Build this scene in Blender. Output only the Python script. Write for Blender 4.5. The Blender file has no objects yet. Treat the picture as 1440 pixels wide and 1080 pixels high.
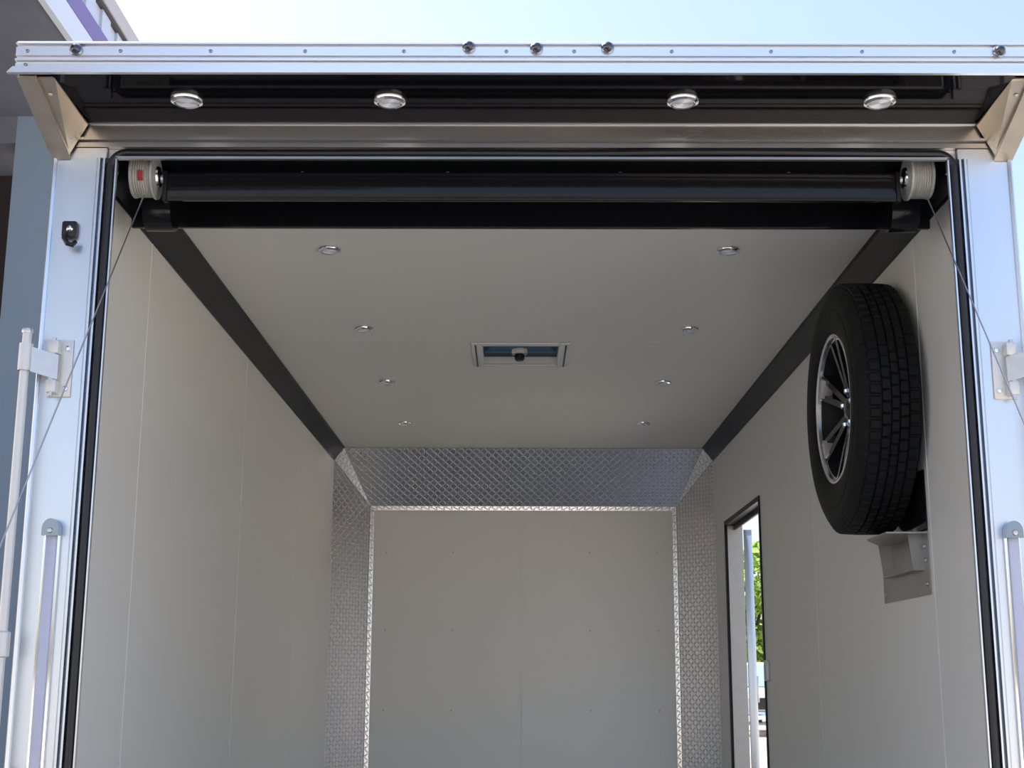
import bpy, bmesh, math, random
from mathutils import Vector, Matrix
random.seed(7)
R = math.radians
PI = math.pi
scn = bpy.context.scene

# ------------------------------------------------------------------ camera
PITCH = math.atan(415/1893)
cam_d = bpy.data.cameras.new('camera')
cam_d.sensor_width = 36.0
cam_d.lens = 1893/1440*36
cam_d.clip_start = 0.02; cam_d.clip_end = 2000
cam = bpy.data.objects.new('camera', cam_d)
scn.collection.objects.link(cam)
cam.matrix_world = (Matrix.Translation((0, 0, 1.5)) @ Matrix.Rotation(R(0.26), 4, 'Z')
                    @ Matrix.Rotation(PI/2+PITCH, 4, 'X') @ Matrix.Rotation(R(0.18), 4, 'Z'))
scn.camera = cam

# ------------------------------------------------------------------ sky, sun, exposure
world = bpy.data.worlds.new('world'); scn.world = world
world.use_nodes = True
wn = world.node_tree
for n in list(wn.nodes): wn.nodes.remove(n)
wo = wn.nodes.new('ShaderNodeOutputWorld')
bg = wn.nodes.new('ShaderNodeBackground')
sky = wn.nodes.new('ShaderNodeTexSky')
sky.sky_type = 'NISHITA'
sky.sun_disc = False
SUN_EL, SUN_AZ = R(56), R(-72)            # azimuth measured from +Y towards +X
sky.sun_elevation = SUN_EL
sky.sun_rotation = SUN_AZ
sky.air_density = 1.0; sky.dust_density = 3.2; sky.ozone_density = 1.0
bg.inputs['Strength'].default_value = 0.37
wb = wn.nodes.new('ShaderNodeMix'); wb.data_type = 'RGBA'; wb.blend_type = 'MULTIPLY'; wb.inputs[0].default_value = 1.0
wb.inputs[7].default_value = (1.02, 0.975, 1.0, 1)      # white balance of the photograph
wn.links.new(sky.outputs[0], wb.inputs[6]); wn.links.new(wb.outputs[2], bg.inputs[0]); wn.links.new(bg.outputs[0], wo.inputs[0])

sun_d = bpy.data.lights.new('sun', 'SUN'); sun_d.energy = 9.0; sun_d.angle = R(0.6)
sun_d.color = (1.0, 0.94, 0.84)
sun = bpy.data.objects.new('sun', sun_d); scn.collection.objects.link(sun)
sdir = Vector((math.sin(SUN_AZ)*math.cos(SUN_EL), math.cos(SUN_AZ)*math.cos(SUN_EL), math.sin(SUN_EL)))
sun.rotation_euler = sdir.to_track_quat('Z', 'Y').to_euler()
sun.location = (6, 6, 12)

scn.view_settings.view_transform = 'Standard'
scn.view_settings.look = 'None'
scn.view_settings.gamma = 1.0
scn.view_settings.use_curve_mapping = False
scn.view_settings.exposure = 0.0

# ------------------------------------------------------------------ materials
def mat(name, col, rough=0.5, metal=0.0, spec=0.5, coat=0.0, emit=None, trans=0.0, ior=1.45):
    m = bpy.data.materials.new(name); m.use_nodes = True
    b = m.node_tree.nodes['Principled BSDF']
    b.inputs['Base Color'].default_value = (*col, 1)
    b.inputs['Roughness'].default_value = rough
    b.inputs['Metallic'].default_value = metal
    b.inputs['Specular IOR Level'].default_value = spec
    b.inputs['Coat Weight'].default_value = coat
    b.inputs['Coat Roughness'].default_value = 0.06
    b.inputs['Transmission Weight'].default_value = trans
    b.inputs['IOR'].default_value = ior
    return m

def vary(m, scale=(8, 8, 8), amt=0.12, rough_amt=0.0, bump=0.0, detail=4, dist=0.002):
    """procedural unevenness of the surface: tone, gloss, relief"""
    nt = m.node_tree; N = nt.nodes; L = nt.links
    b = N['Principled BSDF']
    tc = N.new('ShaderNodeTexCoord'); mp = N.new('ShaderNodeMapping')
    mp.inputs['Scale'].default_value = scale
    L.new(tc.outputs['Object'], mp.inputs[0])
    no = N.new('ShaderNodeTexNoise'); no.inputs['Scale'].default_value = 1.0; no.inputs['Detail'].default_value = detail
    L.new(mp.outputs[0], no.inputs['Vector'])
    if amt:
        c = b.inputs['Base Color'].default_value[:3]
        mx = N.new('ShaderNodeMix'); mx.data_type = 'RGBA'
        mx.inputs[6].default_value = (*[x*(1-amt) for x in c], 1)
        mx.inputs[7].default_value = (*[min(1, x*(1+amt)) for x in c], 1)
        L.new(no.outputs[0], mx.inputs[0]); L.new(mx.outputs[2], b.inputs['Base Color'])
    if rough_amt:
        r = b.inputs['Roughness'].default_value
        mr = N.new('ShaderNodeMapRange')
        mr.inputs['To Min'].default_value = max(0.02, r-rough_amt); mr.inputs['To Max'].default_value = r+rough_amt
        L.new(no.outputs[0], mr.inputs[0]); L.new(mr.outputs[0], b.inputs['Roughness'])
    if bump:
        bp = N.new('ShaderNodeBump'); bp.inputs['Strength'].default_value = bump; bp.inputs['Distance'].default_value = dist
        L.new(no.outputs[0], bp.inputs['Height']); L.new(bp.outputs[0], b.inputs['Normal'])
    return m

M = {}
M['panel'] = vary(mat('white_panel', (0.815, 0.80, 0.745), 0.38, spec=0.45), (1.2, 1.2, 1.2), 0.03, 0.05, 0.05, 3, 0.01)
M['ceil'] = vary(mat('white_ceiling_panel', (0.80, 0.785, 0.715), 0.42, spec=0.4), (1.0, 1.0, 1.0), 0.03, 0.05)
M['alu'] = vary(mat('mill_aluminium', (0.70, 0.74, 0.79), 0.32, 1.0), (14, 14, 1.2), 0.06, 0.07, 0.04)
M['alu_x'] = vary(mat('mill_aluminium_lengthwise', (0.60, 0.59, 0.58), 0.30, 1.0), (1.5, 25, 25), 0.08, 0.08, 0.04)
M['alu_bright'] = vary(mat('polished_aluminium', (0.97, 0.97, 0.98), 0.36, 1.0), (2, 30, 30), 0.04, 0.05)
M['alu_tan'] = vary(mat('tan_aluminium', (0.70, 0.61, 0.49), 0.42, 1.0), (18, 18, 18), 0.18, 0.1, 0.15)  # tan base colour with random mottling
M['chrome'] = mat('chrome', (0.85, 0.86, 0.88), 0.08, 1.0)
M['dull_alu'] = vary(mat('dull_bracket_aluminium', (0.40, 0.39, 0.37), 0.42, 0.7), (30, 30, 30), 0.12, 0.05)
M['dark_chrome'] = mat('dark_chrome', (0.30, 0.32, 0.36), 0.12, 1.0)
M['steel'] = vary(mat('galvanised_steel', (0.62, 0.62, 0.62), 0.4, 1.0), (40, 40, 40), 0.12, 0.08)
M['zinc_paint'] = mat('pale_grey_coated_steel', (0.74, 0.73, 0.70), 0.4, 0.3)
M['black_trim'] = vary(mat('black_satin_trim', (0.010, 0.011, 0.014), 0.36, spec=0.25), (3, 3, 3), 0.1, 0.05)
M['black_gloss'] = vary(mat('black_gloss_panel', (0.005, 0.005, 0.007), 0.05, spec=0.12, ior=1.25), (90, 90, 90), 0.2, 0.03, 0.02, 2, 0.0005)
M['black_header'] = mat('black_gloss_header', (0.008, 0.008, 0.010), 0.09, spec=0.4, ior=1.4)
M['rubber'] = mat('black_rubber_seal', (0.010, 0.010, 0.013), 0.35, spec=0.6)
M['tyre'] = vary(mat('tyre_rubber', (0.009, 0.009, 0.009), 0.6, spec=0.25), (60, 60, 60), 0.3, 0.1)
M['rim_black'] = mat('black_alloy', (0.007, 0.007, 0.008), 0.18, spec=0.6, coat=0.5)
M['rim_dull'] = mat('dull_black_barrel', (0.007, 0.007, 0.008), 0.5, spec=0.25)
M['pad'] = mat('silver_pad', (0.55, 0.53, 0.48), 0.3, 0.35)
M['rim_cut'] = mat('machined_alloy', (0.82, 0.82, 0.83), 0.2, 1.0)
M['drum'] = vary(mat('grey_white_cast_drum', (0.46, 0.45, 0.41), 0.5, 0.25), (60, 60, 60), 0.2)
M['red'] = mat('red_label', (0.35, 0.02, 0.015), 0.5)
M['lens'] = mat('clear_ribbed_lens', (0.75, 0.77, 0.8), 0.12, trans=0.0, spec=0.8, coat=1.0)
M['amber'] = mat('dark_lens', (0.05, 0.055, 0.07), 0.08, 0.7, coat=1.0)
M['tail'] = vary(mat('pale_lilac_lens', (0.55, 0.55, 0.66), 0.25, spec=0.7, coat=0.6), (10, 10, 60), 0.06)
M['vent_blue'] = mat('smoked_blue_dome', (0.05, 0.095, 0.115), 0.3, spec=0.5, trans=0.5)
M['vent_white'] = mat('white_moulded_plastic', (0.78, 0.77, 0.73), 0.4)
M['knob'] = mat('black_plastic', (0.012, 0.012, 0.012), 0.4)
M['white_paint'] = mat('white_gelcoat', (0.8, 0.8, 0.8), 0.25, coat=0.4)
M['glass'] = mat('window_glass', (0.9, 0.95, 0.93), 0.02, trans=1.0)
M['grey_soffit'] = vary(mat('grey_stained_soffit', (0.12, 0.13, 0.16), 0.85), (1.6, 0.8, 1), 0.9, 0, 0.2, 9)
M['fascia'] = mat('silver_fascia', (0.62, 0.66, 0.72), 0.4, 0.2)
M['purple'] = mat('purple_band', (0.17, 0.13, 0.33), 0.5)
M['corrugated'] = mat('pale_blue_cladding', (0.48, 0.54, 0.64), 0.45)
M['gutter'] = mat('pinkish_grey_gutter', (0.45, 0.42, 0.42), 0.5)
M['dark_edge'] = mat('dark_drip_edge', (0.05, 0.045, 0.045), 0.7)
M['pillar'] = vary(mat('blue_grey_paint', (0.20, 0.27, 0.36), 0.5), (0.6, 0.6, 0.3), 0.08)
M['dark_bay'] = mat('bay_shade_brown', (0.02, 0.014, 0.014), 0.8)  # shade of the open bay put into the colour
M['floor'] = vary(mat('grey_plywood_floor', (0.42, 0.40, 0.37), 0.7), (3, 30, 3), 0.15)
M['ground'] = vary(mat('sunlit_gravel', (0.46, 0.42, 0.36), 0.95), (0.6, 0.6, 0.6), 0.18, 0, 0.4, 10, 0.02)
M['bark'] = vary(mat('bark', (0.10, 0.07, 0.05), 0.9), (6, 6, 2), 0.3)
M['truck'] = mat('white_car_paint', (0.75, 0.76, 0.80), 0.25, coat=0.8)
M['truck_glass'] = mat('tinted_car_glass', (0.25, 0.36, 0.42), 0.06, spec=0.9, coat=1.0)
M['screw'] = mat('dull_screw', (0.6, 0.59, 0.57), 0.45, 0.3)

lf = mat('leaf', (0.22, 0.36, 0.05), 0.6); M['leaf'] = lf
nt = lf.node_tree; gi = nt.nodes.new('ShaderNodeObjectInfo'); ge = nt.nodes.new('ShaderNodeNewGeometry')
cr = nt.nodes.new('ShaderNodeValToRGB')
cr.color_ramp.elements[0].color = (0.14, 0.27, 0.03, 1); cr.color_ramp.elements[1].color = (0.42, 0.58, 0.10, 1)
nt.links.new(ge.outputs['Random Per Island'], cr.inputs[0]); nt.links.new(cr.outputs[0], nt.nodes['Principled BSDF'].inputs['Base Color'])

# diamond tread plate: crossed raised lozenges driven by the sheet's own UVs (metres)
def tread_plate():
    m = mat('diamond_tread_plate', (0.76, 0.76, 0.77), 0.22, 1.0)
    nt = m.node_tree; N = nt.nodes; L = nt.links
    def mth(op, a, b=None, clamp=False):
        n = N.new('ShaderNodeMath'); n.operation = op; n.use_clamp = clamp
        for i, v in enumerate((a, b)):
            if v is None: continue
            if isinstance(v, (int, float)): n.inputs[i].default_value = v
            else: L.new(v, n.inputs[i])
        return n.outputs[0]
    uv = N.new('ShaderNodeUVMap'); sx = N.new('ShaderNodeSeparateXYZ'); L.new(uv.outputs[0], sx.inputs[0])
    S = 1/0.021
    u = mth('MULTIPLY', sx.outputs[0], S); v = mth('MULTIPLY', sx.outputs[1], S)
    fu = mth('FLOOR', u); fv = mth('FLOOR', v)
    par = mth('FLOORED_MODULO', mth('ADD', fu, fv), 2.0)
    lu = mth('SUBTRACT', mth('SUBTRACT', u, fu), 0.5); lv = mth('SUBTRACT', mth('SUBTRACT', v, fv), 0.5)
    r1 = mth('MULTIPLY', mth('ADD', lu, lv), 0.7071); r2 = mth('MULTIPLY', mth('SUBTRACT', lu, lv), 0.7071)
    d = mth('SUBTRACT', r2, r1)
    a = mth('ADD', r1, mth('MULTIPLY', d, par)); b = mth('SUBTRACT', r2, mth('MULTIPLY', d, par))
    aa = mth('DIVIDE', a, 0.60); bb = mth('DIVIDE', b, 0.17)
    h = mth('SUBTRACT', 1.0, mth('SQRT', mth('ADD', mth('MULTIPLY', aa, aa), mth('MULTIPLY', bb, bb))), True)
    h = mth('MINIMUM', h, 0.6)
    bp = N.new('ShaderNodeBump'); bp.inputs['Strength'].default_value = 0.9; bp.inputs['Distance'].default_value = 0.0035
    L.new(h, bp.inputs['Height']); L.new(bp.outputs[0], N['Principled BSDF'].inputs['Normal'])
    return m
M['tread'] = tread_plate()

# ------------------------------------------------------------------ mesh helpers
class MB:
    def __init__(s): s.bm = bmesh.new()
    def box(s, x0, x1, y0, y1, z0, z1, bev=0.0, mtx=None):
        t = bmesh.new(); bmesh.ops.create_cube(t, size=1)
        for v in t.verts:
            v.co = Vector(((x0+x1)/2+v.co.x*(x1-x0), (y0+y1)/2+v.co.y*(y1-y0), (z0+z1)/2+v.co.z*(z1-z0)))
        if bev: bmesh.ops.bevel(t, geom=t.edges[:], offset=bev, segments=2, affect='EDGES', profile=0.5)
        return s._merge(t, mtx)
    def _merge(s, t, mtx=None):
        if mtx is not None: bmesh.ops.transform(t, matrix=mtx, verts=t.verts)
        me = bpy.data.meshes.new('tmp'); t.to_mesh(me); t.free(); s.bm.from_mesh(me); bpy.data.meshes.remove(me); return s
    def lathe(s, prof, seg=32, mtx=None, rfun=None):
        """prof: (radius, height) along local Z"""
        t = bmesh.new(); rows = []
        for (r, h) in prof:
            if r < 1e-6: rows.append([t.verts.new((0, 0, h))])
            else: rows.append([t.verts.new((r*math.cos(2*PI*k/seg), r*math.sin(2*PI*k/seg), h)) for k in range(seg)])
        for a, b in zip(rows[:-1], rows[1:]):
            for k in range(seg):
                k2 = (k+1) % seg
                if len(a) == 1 and len(b) == 1: continue
                if len(a) == 1: t.faces.new((a[0], b[k], b[k2]))
                elif len(b) == 1: t.faces.new((a[k], a[k2], b[0]))
                else: t.faces.new((a[k], a[k2], b[k2], b[k]))
        bmesh.ops.recalc_face_normals(t, faces=t.faces[:])
        return s._merge(t, mtx)
    def extrude(s, poly, axis, a0, a1):
        """poly in the plane of the two other axes (cyclic order), extruded along axis"""
        t = bmesh.new()
        def co(p, q, a):
            return {'x': (a, p, q), 'y': (p, a, q), 'z': (p, q, a)}[axis]
        A = [t.verts.new(co(p, q, a0)) for p, q in poly]; B = [t.verts.new(co(p, q, a1)) for p, q in poly]
        n = len(poly)
        for k in range(n): t.faces.new((A[k], A[(k+1) % n], B[(k+1) % n], B[k]))
        t.faces.new(A); t.faces.new(B[::-1])
        bmesh.ops.recalc_face_normals(t, faces=t.faces[:])
        return s._merge(t)
    def hexa(s, a, b):
        """solid between polygon a and polygon b (same vertex count)"""
        t = bmesh.new()
        A = [t.verts.new(p) for p in a]; B = [t.verts.new(p) for p in b]; n = len(a)
        for k in range(n): t.faces.new((A[k], A[(k+1) % n], B[(k+1) % n], B[k]))
        t.faces.new(A); t.faces.new(B[::-1])
        bmesh.ops.recalc_face_normals(t, faces=t.faces[:])
        return s._merge(t)
    def tube(s, pts, r, seg=10, closed=False):
        pts = [Vector(p) for p in pts]; t = bmesh.new(); rings = []
        n = len(pts); up = None
        for i, p in enumerate(pts):
            d = (pts[min(i+1, n-1)]-pts[max(i-1, 0)]).normalized()
            if up is None:
                up = Vector((0, 0, 1)) if abs(d.z) < 0.9 else Vector((0, 1, 0))
            a = (up-d*up.dot(d)).normalized(); b = d.cross(a); up = a
            rr = r[i] if isinstance(r, (list, tuple)) else r
            rings.append([t.verts.new(p+a*rr*math.cos(2*PI*k/seg)+b*rr*math.sin(2*PI*k/seg)) for k in range(seg)])
        for A, B in zip(rings[:-1], rings[1:]):
            for k in range(seg): t.faces.new((A[k], A[(k+1) % seg], B[(k+1) % seg], B[k]))
        t.faces.new(rings[0][::-1]); t.faces.new(rings[-1])
        bmesh.ops.recalc_face_normals(t, faces=t.faces[:])
        return s._merge(t)
    def build(s, name, m, parent=None, smooth=True, ang=35, loc=None):
        me = bpy.data.meshes.new(name); s.bm.to_mesh(me); s.bm.free()
        me.materials.append(m)
        if smooth:
            me.polygons.foreach_set('use_smooth', [True]*len(me.polygons))
            me.set_sharp_from_angle(angle=R(ang))
        o = bpy.data.objects.new(name, me); scn.collection.objects.link(o)
        if parent is not None: o.parent = parent
        if loc is not None: o.location = loc
        return o

def tag(o, label=None, cat=None, group=None, kind=None):
    if label: o['label'] = label
    if cat: o['category'] = cat
    if group: o['group'] = group
    if kind: o['kind'] = kind
    return o
def struct(o, label=None, cat='wall'):
    o['kind'] = 'structure'; o['category'] = cat
    if label: o['label'] = label
    return o
def empty(name, loc=(0, 0, 0), rot=(0, 0, 0)):
    o = bpy.data.objects.new(name, None); scn.collection.objects.link(o); o.location = loc; o.rotation_euler = rot
    o.empty_display_size = 0.05
    return o
def copy_tree(o, parent=None):
    c = o.copy(); scn.collection.objects.link(c); c.parent = parent
    for ch in list(o.children): copy_tree(ch, c)
    return c
RX = lambda a: Matrix.Rotation(a, 4, 'X')
RY = lambda a: Matrix.Rotation(a, 4, 'Y')
RZ = lambda a: Matrix.Rotation(a, 4, 'Z')
T = lambda *p: Matrix.Translation(p)

# ------------------------------------------------------------------ the trailer shell
C0 = 0.03                     # centreline of the trailer
HW = 1.015                    # inner half width
OW = 1.085                    # outer half width
YO, YB = 2.90, 7.13           # rear frame face, end of the straight walls
YN = 7.33                     # far white panel
ZF, ZC = 0.50, 2.712          # floor, ceiling
ZW = 2.648                    # where the cove meets the walls
XW = 0.964                    # where the cove meets the ceiling
X = lambda x: C0+x

struct(MB().box(-500, 500, -300, 900, -0.2, 0).build('ground', M['ground'], smooth=False), 'pale dusty gravel yard around the trailer', 'ground')
struct(MB().box(X(-OW), X(OW), 2.96, YN+0.12, ZF-0.10, ZF).build('floor', M['floor'], smooth=False), 'floor inside the trailer', 'floor')
# ceiling, with the vent opening cut out
VX0, VX1, VY0, VY1 = -0.138, 0.158, 4.84, 5.16
b = MB()
cx0, cx1, cy0, cy1, cz1 = X(-OW), X(OW), 2.96, YN+0.12, ZC+0.045
for a in ((cx0, VX0, cy0, cy1), (VX1, cx1, cy0, cy1), (VX0, VX1, cy0, VY0), (VX0, VX1, VY1, cy1)):
    b.box(a[0], a[1], a[2], a[3], ZC, cz1)
for y in (3.46, 4.80, 6.02):
    b.box(X(-XW), X(XW), y-0.004, y+0.004, ZC-0.0008, ZC+0.001)
struct(b.build('ceiling', M['ceil'], smooth=False), 'white panelled trailer ceiling', 'ceiling')
struct(MB().box(X(-OW), X(OW), YO+0.06, YN+0.12, cz1+0.001, cz1+0.03).build('roof', M['alu'], smooth=False), 'aluminium roof skin above the ceiling', 'roof') if False else None

# left wall
b = MB().box(X(-OW), X(-HW), 2.96, YN+0.12, ZF, cz1)
for y in (3.46, 4.77, 5.99): b.box(X(-HW), X(-HW)+0.0012, y-0.004, y+0.004, ZF, ZW)
struct(b.build('wall_left', M['panel'], smooth=False), 'white panelled left wall of the trailer')
# right wall with the side doorway
DY0, DY1, DZ = 5.80, 6.76, 2.262
b = MB()
b.box(X(HW), X(OW), 2.96, DY0, ZF, cz1); b.box(X(HW), X(OW), DY1, YN+0.12, ZF, cz1); b.box(X(HW), X(OW), DY0, DY1, DZ, cz1)
for y in (3.41, 4.76): b.box(X(HW)-0.0012, X(HW), y-0.004, y+0.004, ZF, ZW)
struct(b.build('wall_right', M['panel'], smooth=False), 'white panelled right wall holding the spare wheel and side doorway')
# far wall
b = MB().box(X(-OW), X(-0.0122), YN, YN+0.06, ZF, cz1).box(X(-0.0088), X(OW), YN, YN+0.06, ZF, cz1).box(X(-0.05), X(0.05), YN+0.003, YN+0.058, ZF, cz1-0.001)
farw = struct(b.build('wall_front', M['panel'], smooth=False), 'white far wall at the nose of the trailer')
for zz in (2.171, 1.755, 1.338):
    for xx in (-0.71, -0.35, 0.39, 0.755):
        MB().lathe([(0, -0.003), (0.005, -0.002), (0.006, 0)], 10, T(xx, YN, zz) @ RX(-PI/2)).build('screw', M['screw'], farw)

# black coves along both ceiling edges
for sgn, nm, lb in ((-1, 'trim_1', 'left'), (1, 'trim_2', 'right')):
    y0, y1 = 2.99, YB
    prof = [(X(sgn*HW), ZW-0.006), (X(sgn*(HW-0.004)), ZW-0.006), (X(sgn*(HW-0.006)), ZW), (X(sgn*XW), ZC-0.005), (X(sgn*(XW-0.008)), ZC-0.004), (X(sgn*(XW-0.008)), ZC), (X(sgn*HW), ZC)]
    struct(MB().extrude(prof, 'y', y0, y1).build(nm, M['black_trim'], smooth=False), 'black slanted cove along the %s edge of the ceiling' % lb, 'trim')

# tread-plate surround of the nose: slanted header and slanted corner columns
def uv_plate(name, quads, m):
    bm = bmesh.new(); uvl = bm.loops.layers.uv.new('UVMap')
    for pts, uvs in quads:
        vs = [bm.verts.new(p) for p in pts]
        f = bm.faces.new(vs)
        for l, u in zip(f.loops, uvs): l[uvl].uv = u
    me = bpy.data.meshes.new(name); bm.to_mesh(me); bm.free(); me.materials.append(m)
    o = bpy.data.objects.new(name, me); scn.collection.objects.link(o)
    sol = o.modifiers.new('thickness', 'SOLIDIFY'); sol.thickness = 0.003; sol.offset = -1
    return o
NW = 0.834; ZH = 2.421
hl = math.hypot(YN-YB, ZC-ZH); cl = math.hypot(YN-YB, HW-NW)
YE = YN-0.004
o = uv_plate('trim_3', [([(X(-XW), YB, ZC-0.001), (X(XW), YB, ZC-0.001), (X(NW), YE, ZH), (X(-NW), YE, ZH)],
                         [(-XW, 0), (XW, 0), (NW, -hl), (-NW, -hl)]),
                        ([(X(-XW), YB, ZC-0.001), (X(-NW), YE, ZH), (X(-HW), YB, ZW)], [(-XW, 0), (-NW, -hl), (-HW-0.02, -0.03)]),
                        ([(X(XW), YB, ZC-0.001), (X(HW), YB, ZW), (X(NW), YE, ZH)], [(XW, 0), (HW+0.02, -0.03), (NW, -hl)])], M['tread'])
struct(o, 'slanted diamond tread plate header above the far white wall', 'tread plate')
for sgn, nm, lb in ((-1, 'trim_4', 'left'), (1, 'trim_5', 'right')):
    p = [(X(sgn*HW), YB, ZF), (X(sgn*NW), YE, ZF), (X(sgn*NW), YE, ZH), (X(sgn*HW), YB, ZW)]
    u = [(0, ZF), (cl, ZF), (cl, ZH), (0, ZW)]
    if sgn > 0: p = p[::-1]; u = u[::-1]
    o = uv_plate(nm, [(p, u)], M['tread'])
    struct(o, 'slanted diamond tread plate column in the %s far corner' % lb, 'tread plate')
# folded edge strip round the far white panel
def strip(name, pts, uvs, lb):
    o = uv_plate(name, [(pts, uvs)], M['tread']); struct(o, lb, 'trim')
w = 0.022
strip('trim_6', [(X(-NW), YE-0.004, ZH), (X(NW), YE-0.004, ZH), (X(NW-w), YE-0.001, ZH-w), (X(-NW+w), YE-0.001, ZH-w)], [(-NW, 0), (NW, 0), (NW, -w), (-NW, -w)], 'bright folded tread plate edge above the far white panel')
strip('trim_7', [(X(-NW), YE-0.004, ZF), (X(-NW+w), YE-0.001, ZF), (X(-NW+w), YE-0.001, ZH-w), (X(-NW), YE-0.004, ZH)], [(0, 0), (w, 0), (w, 2), (0, 2)], 'folded tread plate edge left of the far white panel')
strip('trim_8', [(X(NW-w), YE-0.001, ZF), (X(NW), YE-0.004, ZF), (X(NW), YE-0.004, ZH), (X(NW-w), YE-0.001, ZH-w)], [(0, 0), (w, 0), (w, 2), (0, 2)], 'folded tread plate edge right of the far white panel')

# exterior skin, seen only from the side of the trailer
struct(MB().box(X(-OW)-0.012, X(-OW)-0.001, 3.0, YN+0.12, ZF-0.15, cz1).build('trim_9', M['white_paint'], smooth=False), 'outer skin of the left trailer wall', 'trim')
b = MB()
for a in ((3.0, DY0-0.03, ZF-0.15, cz1), (DY1+0.03, YN+0.12, ZF-0.15, cz1), (DY0-0.03, DY1+0.03, DZ+0.03, cz1)):
    b.box(X(OW)+0.001, X(OW)+0.012, a[0], a[1], a[2], a[3])
struct(b.build('trim_10', M['white_paint'], smooth=False), 'outer skin of the right trailer wall', 'trim')

# rear frame -------------------------------------------------------
def post_prof(s):
    p = [(-1.100, 3.0), (-1.100, 2.908), (-1.096, 2.898), (-1.092, 2.894), (-1.087, 2.897), (-1.086, 2.902),
         (-1.058, 2.902), (-1.057, 2.8995), (-0.996, 2.8995), (-0.993, 2.902), (-0.991, 2.893), (-0.986, 2.893), (-0.984, 2.908), (-0.982, 2.908),
         (-0.980, 2.896), (-0.976, 2.896), (-0.974, 2.912), (-0.953, 2.912), (-0.9515, 2.893), (-0.948, 2.893), (-0.948, 2.903), (-0.956, 2.917), (-0.985, 2.927), (-1.0, 3.0)]
    return [(X(s*-a), b) for a, b in p]
for s, nm, lb in ((-1, 'trim_11', 'left'), (1, 'trim_12', 'right')):
    struct(MB().extrude(post_prof(s), 'z', ZF-0.12, 2.664).extrude([(X(-s*q[0]), q[1]) for q in ((-1.0975, 2.998), (-1.0975, 2.9), (-0.975, 2.9), (-0.975, 2.998))], 'z', 2.664, 2.6885).build(nm, M['alu'], ang=25), 'aluminium %s post of the rear door frame' % lb, 'door post')
# header of the frame with its ribs
hp = [(2.962, 2.828), (2.90, 2.828), (2.90, 2.7525), (2.893, 2.7515), (2.893, 2.747), (2.9, 2.746), (2.9, 2.713), (2.892, 2.712), (2.892, 2.706),
      (2.903, 2.7045), (2.897, 2.701), (2.897, 2.690)]
hc = [(2.945, 2.6895), (2.912, 2.6895), (2.912, 2.668), (2.924, 2.685), (2.945, 2.686)]
hq = [(2.912, 2.668), (2.906, 2.6665), (2.893, 2.666), (2.893, 2.660), (2.904, 2.660), (2.916, 2.669)]
hp.append((2.962, 2.690))
struct(MB().extrude(hp, 'x', X(-1.098), X(1.098)).extrude(hc, 'x', X(-0.974), X(0.974)).extrude(hq, 'x', X(-0.952), X(0.952)).build('trim_13', M['alu_x'], ang=25), 'ribbed aluminium header over the rear opening', 'door header')

# bulb seal round the opening
def corner(cx, cz, r, a0, a1, n=8): return [(cx+r*math.cos(a0+(a1-a0)*k/n), 2.903, cz+r*math.sin(a0+(a1-a0)*k/n)) for k in range(n+1)]
sx, sz, sr = 0.9635, 2.6775, 0.035
pts = [(X(-sx), 2.903, 0.5+k*0.2) for k in range(10)] + corner(X(-sx+sr), sz-sr, sr, PI, PI/2)
n = 24
for k in range(1, n):
    u = k/n; xx = X(-sx+sr)+(2*sx-2*sr)*u
    dz = 0.004*math.exp(-((u-0.78)/0.16)**2) - 0.002*math.exp(-((u-0.55)/0.1)**2)
    pts.append((xx, 2.903, sz+dz-0.001*math.sin(u*9)))
pts += corner(X(sx-sr), sz-sr, sr, PI/2, 0) + [(X(sx), 2.903, 2.3-k*0.2) for k in range(10)]
tag(MB().tube(pts, 0.0100, 14).build('bulb_seal', M['rubber']), 'black rubber bulb seal running round the rear door opening', 'door seal')

# glossy black header box over the opening, inside ------------------
hb = empty('spring_housing', (X(0), 3.0, 2.6))
tag(hb, 'glossy black door spring housing spanning the ceiling behind the rear header', 'spring housing')
def rel(o, par):   # keep world coordinates of a mesh built in place
    o.parent = par; o.matrix_parent_inverse = Matrix.Translation(par.location).inverted() ; return o
def put(mb, name, m, par, **k): return rel(mb.build(name, m, **k), par)
put(MB().box(X(-HW+0.001), X(HW-0.001), 2.965, 3.25, ZC-0.003, ZC-0.001), 'ceiling_plate', M['black_trim'], hb)
put(MB().box(X(-HW+0.001), X(HW-0.001), 3.253, 3.267, 2.6195, ZC-0.001, 0.002), 'face_plate', M['black_header'], hb)
put(MB().box(X(-0.858), X(0.858), 2.992, 3.006, 2.5975, 2.667, 0.0022), 'cover_box', M['black_header'], hb)
for s in (-1, 1):
    put(MB().box(X(s*0.862)-0.005, X(s*0.862)+0.005, 2.989, 3.012, 2.595, 2.669, 0.002), 'end_cap', M['black_trim'], hb)
put(MB().box(X(-0.85), X(0.85), 3.056, 3.0595, 2.66, ZC-0.001), 'back_plate', M['black_header'], hb)
for x in (-0.55, -0.20, 0.215, 0.62):
    put(MB().lathe([(0, -0.002), (0.004, -0.001), (0.005, 0.001)], 10, T(X(x), 3.056, 2.688) @ RX(PI/2)), 'screw', M['screw'], hb)
# rounded bearing brackets hanging at both ends
for s in (-1, 1):
    pr = []
    for k in range(13):
        a = PI+PI*k/12
        pr.append((3.115+0.045*math.cos(a), 2.605+0.042*math.sin(a)))
    pr = [(3.07, 2.70)]+pr+[(3.16, 2.70)]
    x0, x1 = sorted((X(s*0.868), X(s*0.935)))
    mb = MB().extrude(pr, 'x', x0, x1)
    put(mb, 'bearing_bracket', M['black_header'], hb, ang=40)
    put(MB().lathe([(0, -0.003), (0.011, -0.003), (0.011, 0.003), (0, 0.003)], 14, T(X(s*0.870), 3.0, 2.652) @ RY(PI/2)), 'shaft_end', M['steel'], hb)

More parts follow.
